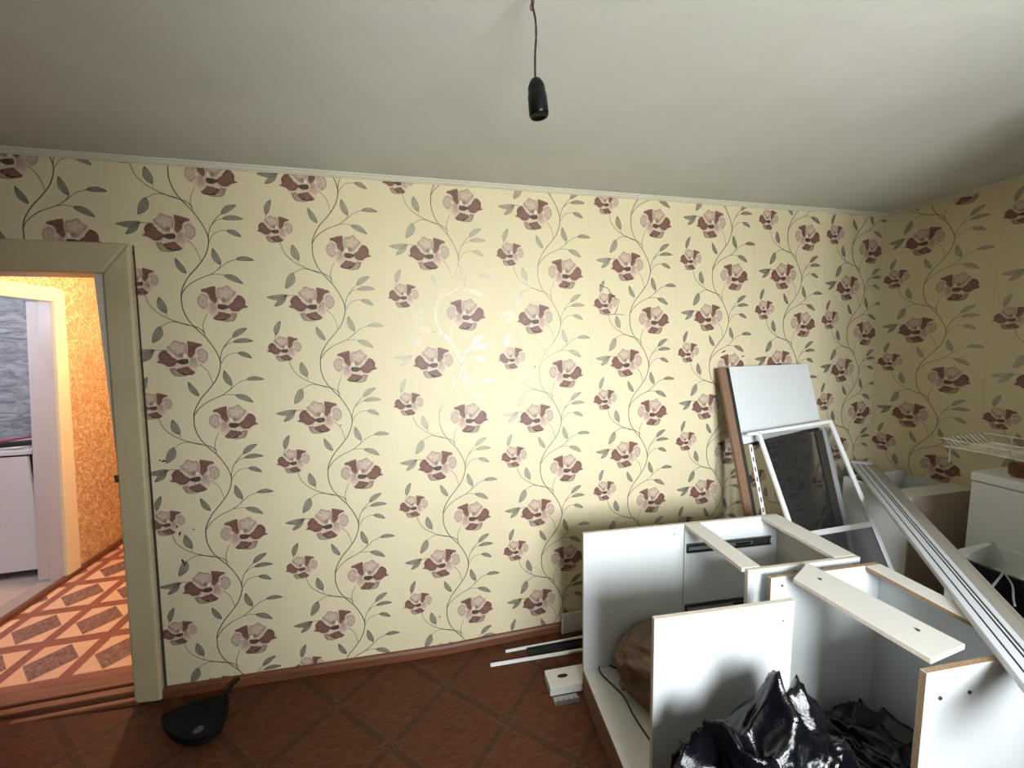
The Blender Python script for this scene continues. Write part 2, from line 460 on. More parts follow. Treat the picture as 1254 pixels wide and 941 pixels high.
def flower(pos, scale=1, mirror=False):
    kw = dict(pos=pos, scale=scale, mirror=mirror)
    petal([(215, 530), (250, 420), (330, 350), (400, 270), (470, 215), (560, 240), (650, 235), (740, 250), (815, 300), (885, 400), (870, 510), (800, 570), (740, 630), (690, 700), (600, 740), (480, 750), (390, 710), (330, 610)], (.60, .46, .36), (.66, .53, .41), 0, **kw)
    petal([(360, 320), (400, 280), (460, 213), (530, 240), (600, 255), (618, 330), (600, 420), (560, 450), (500, 470), (440, 420)], (.42, .31, .24), (.34, .26, .18), 1, (520, 340), **kw)
    petal([(395, 300), (462, 235), (530, 262), (595, 275), (600, 340), (560, 400), (500, 420), (430, 370)], (.58, .45, .35), (.46, .35, .27), 2, (510, 320), **kw)
    petal([(490, 430), (520, 400), (555, 405), (560, 450), (530, 475), (500, 460)], OLV, (.33, .24, .18), 3, wob=.5, **kw)
    petal([(740, 375), (800, 345), (850, 370), (882, 430), (872, 500), (820, 562), (770, 545), (742, 500), (748, 430)], (.52, .42, .33), (.36, .29, .22), 1, **kw)
    petal([(770, 400), (810, 380), (845, 420), (845, 490), (800, 525), (770, 500)], (.46, .35, .27), (.54, .42, .33), 2, **kw)
    petal([(612, 590), (640, 500), (625, 440), (700, 430), (745, 530), (738, 615), (690, 640), (640, 620)], (.36, .25, .185), (.60, .47, .37), 1, (660, 500), **kw)
    petal([(210, 530), (250, 500), (240, 440), (270, 385), (320, 355), (370, 390), (420, 460), (480, 520), (450, 570), (400, 598), (340, 598), (300, 560), (250, 545)], MAR2, MAR, 3, (370, 500), **kw)
    petal([(625, 235), (680, 230), (740, 255), (800, 270), (815, 298), (760, 320), (725, 360), (715, 410), (690, 440), (645, 480), (615, 430), (628, 330)], MAR, MAR2, 3, (670, 340), **kw)
    petal([(370, 630), (445, 630), (465, 680), (500, 715), (580, 730), (640, 720), (560, 752), (450, 750), (400, 720)], (.46, .35, .27), OLV, 1, **kw)
    petal([(458, 640), (530, 622), (600, 608), (640, 650), (690, 690), (680, 716), (630, 732), (590, 705), (520, 710), (470, 682)], MAR2, MAR, 3, **kw)
    petal([(470, 515), (560, 492), (612, 500), (618, 550), (560, 572), (500, 562)], DARK, DARK, 4, wob=.5, **kw)
    petal([(560, 440), (585, 400), (600, 440), (590, 480), (560, 490)], LITE, PALE2, 4, wob=.3, **kw)
def shift(l, dz=0): return [(a, b+dz) for a, b in l]
vine = [(.0160, .262), (.017, .216), (.034, .165), (.066, .12), (.096, .084), (.125, .032), (.139, -.014), (.135, -.054), (.117, -.098), (.086, -.14), (.054, -.177), (.031, -.215), (.019, -.245), (.016, -.268)]
ribbon(vine, .0042, .0042)
ribbon([(.090, .095), (.087, .142), (.106, .191)], .0028, .0022)
ribbon(shift([(.091, -.422), (.068, -.399), (.011, -.381), (-.058, -.348), (-.101, -.304), (-.118, -.25)], .53), .0038, .0024)
ribbon(shift([(-.042, -.350), (-.046, -.332)], .53), .002, .002); leaf((-.045, .53-.336), (-.066, .53-.268), .42)
ribbon(shift([(.039, -.387), (-.027, -.373), (-.070, -.393)], .53), .003, .0022); leaf((-.072, .53-.392), (-.107, .53-.462), .42)
ribbon([(.060, -.028), (.088, -.062), (.103, -.118)], .0026, .0022)
ribbon([(-.052, .034), (-.080, .037), (-.11, .037)], .0022, .0022); leaf((-.100, .037), (-.187, .028), .26); leaf((-.109, .036), (-.158, -.012), .34, .06, 1.5)
ribbon([(.138, -.020), (.150, .028), (.176, .068), (.198, .088)], .0032, .0022); leaf((.196, .087), (.256, .127), .32)
ribbon([(.158, .042), (.178, .060), (.200, .067)], .0024, .002); leaf((.198, .067), (.278, .069), .24)
ribbon([(.140, -.03), (.160, .0), (.185, .015), (.214, .018)], .0026, .002); leaf((.212, .018), (.266, -.006), .34)
ribbon([(.0175, -.257), (.040, -.225), (.080, -.194), (.137, -.168), (.180, -.135), (.205, -.115), (.240, -.102)], .0038, .0022); leaf((.237, -.102), (.308, -.105), .26)
ribbon([(.165, -.150), (.177, -.128)], .002, .002); leaf((.176, -.128), (.151, -.058), .34)
ribbon([(.137, -.170), (.165, -.168), (.188, -.172)], .0024, .002); leaf((.186, -.172), (.256, -.208), .30)
leaf((.044, -.168), (.009, -.105), .32)
ribbon([(-.158, -.185), (-.167, -.165), (-.163, -.140)], .0022, .002); leaf((-.163, -.142), (-.140, -.078), .32)
flower((0, 0), 1.0); flower((.168, .236), 1.0, True); flower((-.130, -.203), .74)

def clip_poly(poly, ax, val, keep_less):
    out = []
    for i in range(len(poly)):
        (p, c), (q_, d) = poly[i], poly[(i+1) % len(poly)]
        ip = (p[ax] <= val) if keep_less else (p[ax] >= val); iq = (q_[ax] <= val) if keep_less else (q_[ax] >= val)
        if ip: out.append((p, c))
        if ip != iq:
            t = (val-p[ax])/(q_[ax]-p[ax])
            out.append((tuple(a+(b-a)*t for a, b in zip(p, q_)), tuple(a+(b-a)*t for a, b in zip(c, d))))
    return out
def make_strip(parent, s0, s1, z0f, z1, ax_pos, za, place, wall_strips):
    """s runs along the wall to the right, place(s, z, proud) gives the world point"""
    bm = bmesh.new(); n = 1
    def quad(s_a, s_b, za0, zb0, top):
        P = [place(s_a, za0, 0), place(s_b, zb0, 0), place(s_b, zb0, .0008), place(s_a, za0, .0008), place(s_a, top, 0), place(s_b, top, 0), place(s_b, top, .0008), place(s_a, top, .0008)]
        hexa(bm, P)
    g = .0004
    quad(s0+g, s1-g, z0f(s0), z0f(s1), z1)
    st = obj('wallpaper_strip', bm, M_WP, parent)
    bm = bmesh.new(); cl = bm.loops.layers.float_color.new('Col')
    for k in range(-6, 7):
        zc = za+k*PR
        if zc < -.4 or zc > ZC+.5: continue
        for (pts, layer, mi, cols) in tris:
            P = [((p[0]+ax_pos, p[1]+zc), c) for p, c in zip(pts, cols)]
            xs_ = [p[0][0] for p in P]; zs = [p[0][1] for p in P]
            lo = z0f(sum(xs_)/3)
            if max(zs) < lo or min(zs) > z1 or max(xs_) < s0 or min(xs_) > s1: continue
            if min(xs_) < s0: P = clip_poly(P, 0, s0, False)
            if P and max(xs_) > s1: P = clip_poly(P, 0, s1, True)
            if P and min(zs) < lo: P = clip_poly(P, 1, lo, False)
            if P and max(zs) > z1: P = clip_poly(P, 1, z1, True)
            if len(P) < 3: continue
            vs = [bm.verts.new(place(p[0], p[1], .0008+.00012*(layer+1))) for p, c in P]
            f = bm.faces.new(vs); f.material_index = mi
            for lp, (p, c) in zip(f.loops, P): lp[cl] = (*c, 1)
    pr = obj('floral_print', bm, [M_STEM, M_LEAF, M_PETAL], st, recalc=False)
    return st
ZB = 2.15
LOFF = [0, -.029, -.051, -.103, -.085, -.100, -.118, .083]; LX = [0, .003, .012, .016, .019, .019, .016, .001]
pb = lambda s, z, p: (s, -p, z)
zb0 = lambda x: zfloor(x)+.035
for n_ in range(8):
    s0 = -.205+n_*PR; s1 = min(s0+PR, XR)
    make_strip(wall_back, max(s0, -.29 if n_ == 0 else s0), s1, zb0, ZC-.0205, n_*PR+LX[n_], ZB+LOFF[n_]+(PR/2 if n_ % 2 else 0), pb, None)
make_strip(wall_back, -.205-PR, -.205, lambda x: 2.06, ZC-.0205, -PR+.02, 2.15-.272, pb, None)
make_strip(wall_back, XL, -.205-PR, lambda x: 2.06, ZC-.0205, -2*PR+.02, 2.15, pb, None)
pbr = lambda s, z, p: (XR-p, -s, z)
for n_ in range(5):
    s0 = 0 if n_ == 0 else .01+n_*PR; s1 = .01+(n_+1)*PR
    make_strip(wall_right, s0, min(s1, 2.75), lambda x: .035, ZC-.0205, .215+n_*PR, ZB+.069-.015*(n_ % 2)+(PR/2 if n_ % 2 else 0), pbr, None)
# torn specks and cracks in the paper
def marks(name, pts, s=.004):
    bm = bmesh.new()
    for x, z, a, b, ang in pts:
        n = 8; vs = []
        for i in range(n):
            t = 2*PI*i/n; r = random.uniform(.7, 1.2)
            px, pz = a*math.cos(t)*r, b*math.sin(t)*r
            vs.append(bm.verts.new((x+px*math.cos(ang)-pz*math.sin(ang), -.0022, z+px*math.sin(ang)+pz*math.cos(ang))))
        bm.faces.new(vs)
    o = obj(name, bm, M_MARK, wall_back); o['kind'] = 'stuff'
marks('paper_tear', [(-.115, 1.17, .010, .005, .3), (-.128, 1.175, .005, .004, 0), (-.085, .83, .004, .012, -.2), (-.092, .865, .0045, .006, 0), (-.03, .845, .004, .004, 0), (-.085, .70, .005, .011, .2), (-.079, .685, .003, .011, -.5),
      (-.097, 1.93, .0025, .006, 0), (.62, 1.28, .006, .002, .5), (1.05, .21, .003, .007, .2), (.58, 1.86, .004, .003, 0), (1.60, 1.53, .004, .004, 0), (2.78, 1.58, .02, .004, .4), (2.92, 1.55, .015, .003, .2)])
bm = bmesh.new()
tube(bm, [(1.97, -.002, 1.96), (2.02, -.002, 1.945), (2.05, -.002, 1.90), (2.09, -.002, 1.88), (2.075, -.002, 1.83), (2.06, -.002, 1.80)], .0016, 5)
tube(bm, [(2.0, -.002, 1.80), (2.07, -.002, 1.805), (2.12, -.002, 1.80)], .0012, 5)
obj('paper_crack', bm, M_MARK, wall_back)

# ceiling moulding
def cornice(name, pts):
    bm = bmesh.new()
    prof = [(0, -.022), (.005, -.022), (.006, -.018), (.011, -.015), (.013, -.008), (.018, -.006), (.019, 0), (0, 0)]
    (ax, ay, nx, ny), (bx, by, _, _) = pts
    A = [bm.verts.new((ax+nx*d, ay+ny*d, ZC+z)) for d, z in prof]; B = [bm.verts.new((bx+nx*d, by+ny*d, ZC+z)) for d, z in prof]
    k = len(prof)
    for i in range(k): bm.faces.new((A[i], A[(i+1) % k], B[(i+1) % k], B[i]))
    bm.faces.new(A); bm.faces.new(B[::-1])
    return tag(obj(name, bm, M_PAINTW), kind='structure')
cornice('trim_1', [(XL, -.001, 0, -1), (XR-.001, -.001, 0, -1)])
cornice('trim_2', [(XR-.001, -.03, -1, 0), (XR-.001, YN, -1, 0)])
# baseboards
bm = bmesh.new(); prev = None
for x in [-.215, 0, .3, .6, .9, 1.064, 1.6, 2.5, XR-.002]:
    z = zfloor(x); ring = [bm.verts.new((x, -.001, z)), bm.verts.new((x, -.020, z)), bm.verts.new((x, -.018, z+.034)), bm.verts.new((x, -.012, z+.046)), bm.verts.new((x, -.001, z+.048))]
    if prev:
        for k in range(5): bm.faces.new((prev[k], ring[k], ring[(k+1) % 5], prev[(k+1) % 5]))
    else: bm.faces.new(ring)
    prev = ring
bm.faces.new(prev); tag(obj('baseboard_back', bm, M_BASE), kind='structure')
bm = bmesh.new(); box(bm, XR-.02, XR-.001, YN+.01, -.021, 0, .048); tag(obj('baseboard_right', bm, M_BASE), kind='structure')

# door casing, slanted as in the photo
door = tag(empty('door_1', (0, 0, 0)), kind='structure')
def prism_xz(bm, quad, y0, y1, mi=0):
    (a, b, c, d) = quad
    hexa(bm, [(a[0], y0, a[1]), (b[0], y0, b[1]), (b[0], y1, b[1]), (a[0], y1, a[1]), (d[0], y0, d[1]), (c[0], y0, c[1]), (c[0], y1, c[1]), (d[0], y1, d[1])])
bm = bmesh.new()
prism_xz(bm, [(-.318, .07), (-.214, .06), (-.137, 2.094), (-.238, 1.972)], -.030, .0)
bevel(bm, .008, 2); obj('casing_side', bm, M_OIL, door)
bm = bmesh.new()
prism_xz(bm, [(XD0, 1.978), (-.240, 1.974), (-.139, 2.096), (-1.28, 2.104)], -.028, .0)
bevel(bm, .008, 2); obj('casing_head', bm, M_OIL, door)
bm = bmesh.new(); prism_xz(bm, [(XD0-.10, .07), (XD0, .07), (XD0, 1.977), (XD0-.10, 2.09)], -.030, .0); bevel(bm, .008, 2); obj('casing_side', bm, M_OIL, door)
bm = bmesh.new(); prism_xz(bm, [(-.2135, .06), (-.203, .06), (-.1325, 2.09), (-.1365, 2.094)], -.0045, -.0015); obj('gap_shadow', bm, M_MARK, door)  # thin dark strip painted in as shade along the casing edge
# lining
bm = bmesh.new(); prism_xz(bm, [(-.325, .05), (-.28, .05), (-.205, 2.04), (-.246, 1.99)], -.004, T+.02); obj('jamb', bm, M_OIL, door)
bm = bmesh.new(); prism_xz(bm, [(XD0-.02, .05), (XD0+.02, .05), (XD0+.02, 2.0), (XD0-.02, 2.0)], -.004, T+.02); obj('jamb', bm, M_OIL, door)
bm = bmesh.new(); prism_xz(bm, [(XD0-.02, 1.985), (-.246, 1.985), (-.246, 2.04), (XD0-.02, 2.04)], -.004, T+.02); obj('head_lining', bm, M_OIL, door)
bm = bmesh.new(); box(bm, -.281, -.269, -.034, -.028, 1.10, 1.13); obj('latch_remnant', bm, M_MARK, door)
# threshold boards with dark gaps
for i, (ya, yb, zz) in enumerate(((.010, .050, .103), (.060, .150, .108), (-.03, -.002, .086))):
    bm = bmesh.new(); box(bm, XD0, -.30, ya, yb, .03, zz); bevel(bm, .004); obj('threshold_board', bm, M_THR, door)
bm = bmesh.new(); box(bm, XD0, -.30, -.01, T, .0, .070); obj('threshold_gap', bm, M_MARK, door)

# ------------------------------------------------------------------ hall and kitchen beyond the doorway
bm = bmesh.new(); box(bm, -1.43, .4, .152, 3.3, -.05, HALLZ+.006); tag(obj('floor_hall', bm, M_HFLOOR), kind='structure')
bm = bmesh.new(); box(bm, -3.1, .5, T, 3.4, 2.45, 2.55); tag(obj('ceiling_hall', bm, M_CEIL), kind='structure')
HX = -1.43
def slant_wall(bm, y0b, y1b, y0t, y1t, z0, z1, x0, x1):
    hexa(bm, [(x0, y0b, z0), (x1, y0b, z0), (x1, y1b, z0), (x0, y1b, z0), (x0, y0t, z1), (x1, y0t, z1), (x1, y1t, z1), (x0, y1t, z1)])
bm = bmesh.new()
slant_wall(bm, 1.29, 3.3, 1.49, 3.3, HALLZ-.1, 2.45, HX-.12, HX)
slant_wall(bm, T, .42, T, .42, HALLZ-.1, 2.45, HX-.12, HX)
box(bm, HX-.12, HX+.001, .42, 1.60, 2.04, 2.45)
tag(obj('wall_hall_left', bm, M_HWALL), kind='structure')
bm = bmesh.new(); box(bm, HX-.12, .5, 3.2, 3.3, 0, 2.45); tag(obj('wall_hall_back', bm, M_HWALL), kind='structure')
bm = bmesh.new(); box(bm, .4, .5, T, 3.2, 0, 2.45); tag(obj('wall_hall_right', bm, M_HWALL), kind='structure')
bm = bmesh.new(); box(bm, -3.1, -3.0, T, 2.1, -.1, 2.45); tag(obj('wall_kitchen_left', bm, M_KWALL), kind='structure')
bm = bmesh.new(); box(bm, -3.0, HX-.12, 2.0, 2.1, -.1, 2.45); tag(obj('wall_kitchen_back', bm, M_KWALL), kind='structure')
bm = bmesh.new(); box(bm, -3.0, HX-.0, .0, T, -.1, 2.45); tag(obj('wall_kitchen_front', bm, M_KWALL), kind='structure')
M_KFL = m_lam('grey_kitchen_floor', (.50, .44, .42), .5, .5)
bm = bmesh.new(); box(bm, -3.0, HX-.02, T, 2.0, -.1, .072); tag(obj('floor_kitchen', bm, M_KFL), kind='structure')
kd = tag(empty('door_2', (HX, 1.2, 0)), kind='structure')
def casing_y(yb0, yb1, yt0, yt1, z0, z1b, z1, x0, x1, name, m):
    bm = bmesh.new()
    hexa(bm, [(x0, yb0, z0), (x1, yb0, z0), (x1, yb1, z0), (x0, yb1, z0), (x0, yt0, z1b), (x1, yt0, z1b), (x1, yt1, z1), (x0, yt1, z1)])
    bevel(bm, .005, 2)
    o = obj(name, bm, m, kd); o.matrix_parent_inverse = Matrix.Translation((-HX, -1.2, 0)); return o
casing_y(1.205, 1.315, 1.395, 1.49, HALLZ, 2.0, 2.095, HX, HX+.025, 'casing_side', M_HALLOIL)
casing_y(.33, .43, .33, .43, HALLZ, 2.095, 2.0, HX, HX+.025, 'casing_side', M_HALLOIL)
bm = bmesh.new(); hexa(bm, [(HX, .42, 2.0), (HX+.024, .42, 2.0), (HX+.024, 1.396, 2.0), (HX, 1.396, 2.0), (HX, .33, 2.095), (HX+.024, .33, 2.095), (HX+.024, 1.489, 2.095), (HX, 1.489, 2.095)])
bevel(bm, .005, 2); o = obj('casing_head', bm, M_HALLOIL, kd); o.matrix_parent_inverse = Matrix.Translation((-HX, -1.2, 0))
M_JAMB = m_lam('pinkish_white_paint', (.70, .62, .60), .4, .4)
for xa, xb, off in ((HX-.20, HX-.09, .055), (HX-.09, HX+.002, .0)):
    bm = bmesh.new()
    hexa(bm, [(xa, 1.222+off, .08), (xb, 1.206+off*.6, .08), (xb, 1.30, .08), (xa, 1.34, .08), (xa, 1.43+off, 2.01), (xb, 1.396+off*.6, 2.0), (xb, 1.50, 2.0), (xa, 1.53, 2.01)])
    bevel(bm, .004, 2); o = obj('jamb', bm, M_JAMB, kd); o.matrix_parent_inverse = Matrix.Translation((-HX, -1.2, 0))
bm = bmesh.new(); box(bm, HX-.16, HX+.01, .42, 1.3, .06, .094); bevel(bm, .004); o = obj('threshold_board', bm, m_lam('grey_threshold', (.36, .33, .34), .5, .6), kd); o.matrix_parent_inverse = Matrix.Translation((-HX, -1.2, 0))
bm = bmesh.new(); box(bm, HX+.0, HX+.035, .2, 3.2, HALLZ, HALLZ+.035); tag(obj('baseboard_hall', bm, M_BASE), kind='structure')

# hall lamp bulb (gives the warm light)
hb = tag(empty('hall_bulb', (-.62, 1.3, 2.45)), 'lit bare bulb hanging from the hall ceiling beyond the doorway', 'lamp')
bm = bmesh.new(); tube(bm, [(0, 0, 0), (0, 0, -.2)], .004, 6); obj('cord', bm, M_WIRE, hb)
bm = bmesh.new(); lathe(bm, [(0, -.20), (.018, -.20), (.02, -.25), (0, -.25)], 16); obj('socket', bm, M_BLACK, hb)
bm = bmesh.new(); lathe(bm, [(0, -.252), (.012, -.254), (.022, -.272), (.018, -.292), (0, -.30)], 16); obj('bulb', bm, M_BULB, hb, True)

# stove in the kitchen
sx1, sy0 = -1.63, 1.37
st = tag(empty('kitchen_stove', (-1.9, 1.65, .072)), 'white enamel stove in the kitchen seen through the left doorway', 'stove')
def lb(name, parent, x0, x1, y0, y1, z0, z1, m, bev=.004):
    L = parent.location; bm = bmesh.new(); box(bm, x0-L.x, x1-L.x, y0-L.y, y1-L.y, z0-L.z, z1-L.z)
    if bev: bevel(bm, bev, 2)
    return obj(name, bm, m, parent)
lb('body', st, -2.16, sx1-.005, sy0+.012, 1.93, .11, .955, M_BLACK)
lb('door', st, -2.15, sx1-.022, sy0-.006, sy0+.012, .125, .945, M_ENAMEL)
lb('worktop', st, -2.17, sx1+.0, sy0-.01, 1.94, .957, .99, M_ENAMEL)
for x in (-2.12, -1.68):
    for y in (1.42, 1.88): lb('foot', st, x-.015, x+.015, y-.015, y+.015, .072, .11, M_BLACK, .002)
o = lb('backboard', st, -1.72, -1.625, 1.92, 1.94, .992, 1.17, M_PAPER, .002)
pf = tag(empty('paper_folder', (-1.85, 1.5, .992)), 'stack of white papers and a folded leaflet on top of the kitchen stove', 'papers')
for i, (a, m, z) in enumerate(((.1, M_PAPER, 0), (-.15, M_PAPER, .008), (.25, M_BLACK, .018))):
    bm = bmesh.new(); box(bm, -.18, .16, -.10, .10, 0, .006); o = obj('sheet', bm, m, pf); o.location = (0, 0, z); o.rotation_euler = (0, 0, a)
bm = bmesh.new(); box(bm, -.20, .19, -.03, .06, 0, .012); bevel(bm, .003)
o = tag(obj('red_folder', bm, M_RED), 'dark red folder lying tilted on the papers on the stove', 'folder')
o.location = (-1.83, 1.5, 1.038); o.rotation_euler = (.0, -.10, .25)

# ------------------------------------------------------------------ hanging lamp socket
pl = tag(empty('pendant_socket', (1.272, -1.106, 2.416)), 'empty black lamp socket hanging on a thin black cord from the ceiling', 'lamp')
bm = bmesh.new(); tube(bm, [(-.004, 0, 0), (-.002, 0, -.02), (.004, 0, -.045), (.0055, 0, -.08), (.0025, 0, -.12), (.002, 0, -.172)], .0024, 8, 6); obj('cord', bm, M_WIRE, pl)
bm = bmesh.new(); tube(bm, [(0, 0, .0), (-.004, 0, -.014), (-.007, 0, -.024), (-.004, 0, -.029), (-.001, 0, -.022), (.002, 0, -.004)], .0016, 6, 5); obj('wire_loop', bm, M_REDWIRE, pl)
bm = bmesh.new(); tube(bm, [(0, 0, ZC-2.4165), (.002, 0, .018), (-.003, 0, .006), (-.003, 0, -.006)], .0028, 8, 4); obj('ceiling_wire', bm, M_REDWIRE, pl)
Ms = Matrix.Translation((.0025, 0, -.168)) @ Matrix.Rotation(-.10, 4, 'Y')
bm = bmesh.new(); lathe(bm, [(0, .0), (.006, 0), (.012, -.004), (.0165, -.012), (.0195, -.020), (.0200, -.034), (.0215, -.036), (.0222, -.074), (.0205, -.080), (.0175, -.081), (.0165, -.077), (0, -.076)], 32, Ms); obj('socket', bm, M_BAKE, pl, True)

# ------------------------------------------------------------------ open white cabinets
def rotz(o, deg): o.rotation_euler = (0, 0, math.radians(deg)); return o
TH = .017
def screw(parent, p, axis, r=.0042):
    bm = bmesh.new(); R = {'x': Matrix.Rotation(PI/2, 4, 'Y'), 'y': Matrix.Rotation(PI/2, 4, 'X'), 'z': Matrix.Identity(4)}[axis]
    lathe(bm, [(0, .0015), (r*.35, .0008), (r, .0022), (r, -.002), (0, -.002)], 10, Matrix.Translation(p) @ R)
    return obj('screw', bm, M_SCREW, parent)
def runner(parent, x0, x1, y, z, side=-1):
    """telescopic drawer runner screwed on a side panel, long axis x"""
    bm = bmesh.new(); d = side*.012; h = .021
    prof = [(0, -h), (d, -h), (d, -h+.006), (d*.35, -h+.007), (d*.35, h-.007), (d, h-.006), (d, h), (0, h)]
    A = [bm.verts.new((x0, y+a, z+b)) for a, b in prof]; B = [bm.verts.new((x1, y+a, z+b)) for a, b in prof]; k = len(prof)
    for i in range(k): bm.faces.new((A[i], A[(i+1) % k], B[(i+1) % k], B[i]))
    bm.faces.new(A); bm.faces.new(B[::-1])
    r = obj('drawer_runner', bm, M_DSTEEL, parent)
    bm = bmesh.new(); box(bm, x0+.01, x0+.34, y+d*.4, y+d*.85, z-.008, z+.008)
    obj('inner_slide', bm, M_STEEL, r)
    bm = bmesh.new(); box(bm, x0+.25, x0+.33, y+d*.86, y+d*1.05, z-.006, z+.006); obj('catch', bm, M_BLACK, r)
    return r
# A: wide cabinet without top rails
A = rotz(tag(empty('base_cabinet', (1.683, -.425, 0)), 'wide white open base cabinet on a brown plinth, no top, nearest the floor strips', 'cabinet', 'dismantled white base cabinets'), -4.7)
ZA = .118
board('side_panel', A, 0, .492, 0, -TH, ZA, .80, M_LAM, M_CHIPL)
board('side_panel', A, .032, .524, -.585+TH, -.585, ZA, .80, M_LAM, M_CHIPL)
screw(A, (.44, -TH-.0005, .755), 'y', .003); screw(A, (.485, -.5855, .735), 'y', .003)
board('bottom_panel', A, 0, .492, -TH-.0005, -.567, ZA, ZA+.016, M_LAMD, M_CHIP)
board('plinth', A, .0, .016, -.002, -.57, 0, ZA-.0005, M_PLINTH, M_PLINTH)
board('plinth', A, .44, .456, -.002, -.57, 0, ZA-.0005, M_PLINTH, M_PLINTH)
board('plinth', A, .017, .439, -.002, -.018, 0, ZA-.0005, M_PLINTH, M_PLINTH)
# B: drawer cabinet with runners
B = rotz(tag(empty('base_cabinet', (2.172, -.466, 0)), 'narrow white open base cabinet with two dark drawer runners and two top rails', 'cabinet', 'dismantled white base cabinets'), -4.7)
board('side_panel', B, .004, .50, .0, -TH, .0, .80, M_LAM, M_CHIPL)
board('side_panel', B, .012, .50, -.405+TH, -.405, .0, .80, M_LAM, M_CHIPL)
board('bottom_panel', B, .006, .492, -TH-.0005, -.387, .10, .116, M_LAM, M_CHIPL)
board('back_panel', B, .4925, .499, -TH-.0005, -.3875, .117, .783, M_HARD, M_CHIPL, .0005)
board('top_rail', B, .0, .078, -TH-.0005, -.3875, .785, .801, M_LAMD, M_CHIPL)
board('top_rail', B, .402, .498, -TH-.0005, -.3875, .785, .801, M_LAMD, M_CHIPL)
for z in (.681, .377):
    runner(B, .012, .455, -TH-.0005, z, -1)
for x in (.21, .47): screw(B, (x, -.405, .775), 'y', .003)
# C: nearest cabinet
C = rotz(tag(empty('base_cabinet', (2.195, -.912, 0)), 'white open base cabinet nearest the camera, loose board across its top, bin bag inside', 'cabinet', 'dismantled white base cabinets'), -4.2)
board('side_panel', C, 0, .47, 0, -TH, 0, .798, M_LAM, M_CHIP)
board('side_panel', C, .058, .53, -.447+TH, -.447, 0, .798, M_LAM, M_CHIP)
board('back_panel', C, .4705, .484, -.001, -.4285, .02, .770, M_LAM, M_CHIPL)
board('bottom_panel', C, .0585, .4700, -TH-.0005, -.429, .06, .076, M_LAM, M_CHIPL)
board('top_rail', C, .400, .469, -TH-.0005, -.4285, .783, .799, M_LAMD, M_CHIP)
for x in (.105, .20): screw(C, (x, -.4475, .722), 'y', .0055)
screw(C, (.045, -TH-.0008, .765), 'y', .0045); screw(C, (.06, -TH-.0008, .68), 'y', .0035)
screw(C, (.469, -.075, .760), 'x', .004)
# loose board across C
bm = bmesh.new()
top = [(2.243, -.970), (2.383, -.905), (2.412, -1.332), (2.262, -1.345)]
q4 = [top[3], top[2], top[1], top[0]]
hexa(bm, [(x, y, .799) for x, y in q4]+[(x, y, .815) for x, y in q4], 0, 1, 2); bevel(bm, .0012)
lbd = tag(obj('loose_rail_board', bm, [M_LAMD, M_CHIPL]), 'loose whitish board with two screw holes laid across the nearest cabinet', 'board')
for x, y in ((2.325, -1.0), (2.352, -1.262)):
    o = screw(lbd, (x, y, .8155), 'z', .005)

# brown sack and black cord inside cabinet A
def lump(name, dims, loc, m, seed, amp=.12, fr=3, sub=4, ridged=False, pts=None):
    bm = bmesh.new(); bmesh.ops.create_icosphere(bm, subdivisions=sub, radius=1)
    for v in bm.verts:
        n = v.co.normalized()
        q = Vector([math.copysign(abs(c)**.62, c) for c in n])      # squarish body
        if ridged:      # long creases running towards the neck
            w = Vector((n.x, n.y, n.z*.35))
            a = abs(mnoise.noise(w*fr+Vector((seed, 0, 0)))); b = abs(mnoise.noise(w*fr*2.1+Vector((0, seed, 3)))); c = abs(mnoise.noise(Vector((n.x, n.y, n.z))*fr*3.7+Vector((3, 0, seed))))
            d = .45-1.5*a**.8-.55*b-.18*c
        else:
            a = abs(mnoise.noise(n*fr+Vector((seed, seed*.7, 0)))); b = abs(mnoise.noise(n*fr*2.7+Vector((0, seed, 1))))
            d = .4-1.3*a-.6*b
        q = q*(1+amp*d)
        co = Vector((q.x*dims[0]/2, q.y*dims[1]/2, (q.z*.5+.5)*dims[2]))
        if pts:
            for (px, py, rad, up) in pts:
                dd = math.hypot(co.x-px, co.y-py)
                if dd < rad and n.z > 0: co.z += up*(1-dd/rad)
        co.z = max(co.z, .001)
        v.co = co
    o = obj(name, bm, m, None, True); o.location = loc; return o
s = tag(empty('brown_paper_sack', (1.972, -.665, ZA+.0165), math.radians(25)), 'crumpled brown paper sack lying inside the wide open cabinet', 'sack')
o = lump('body', (.34, .38, .25), (0, 0, 0), M_KRAFT, 3, .30, 1.5, 5); o.parent = s
bm = bmesh.new(); lathe(bm, [(0, .014), (.008, .012), (.014, .004), (.016, 0)], 12, Matrix.Translation((-.07, -.06, .195))); obj('knot', bm, M_KRAFT, s, True)
bm = bmesh.new(); z = ZA+.0165+.004
tube(bm, [(1.90, -.478, z), (1.86, -.50, z), (1.80, -.445, z), (1.763, -.443, z), (1.750, -.485, z), (1.776, -.565, z), (1.790, -.62, z), (1.785, -.70, z), (1.79, -.80, z), (1.80, -.90, z)], .0035, 8, 6)
tag(obj('power_cord', bm, M_WIRE, None, True), 'thin black cord looped on the bottom of the wide open cabinet', 'cord')

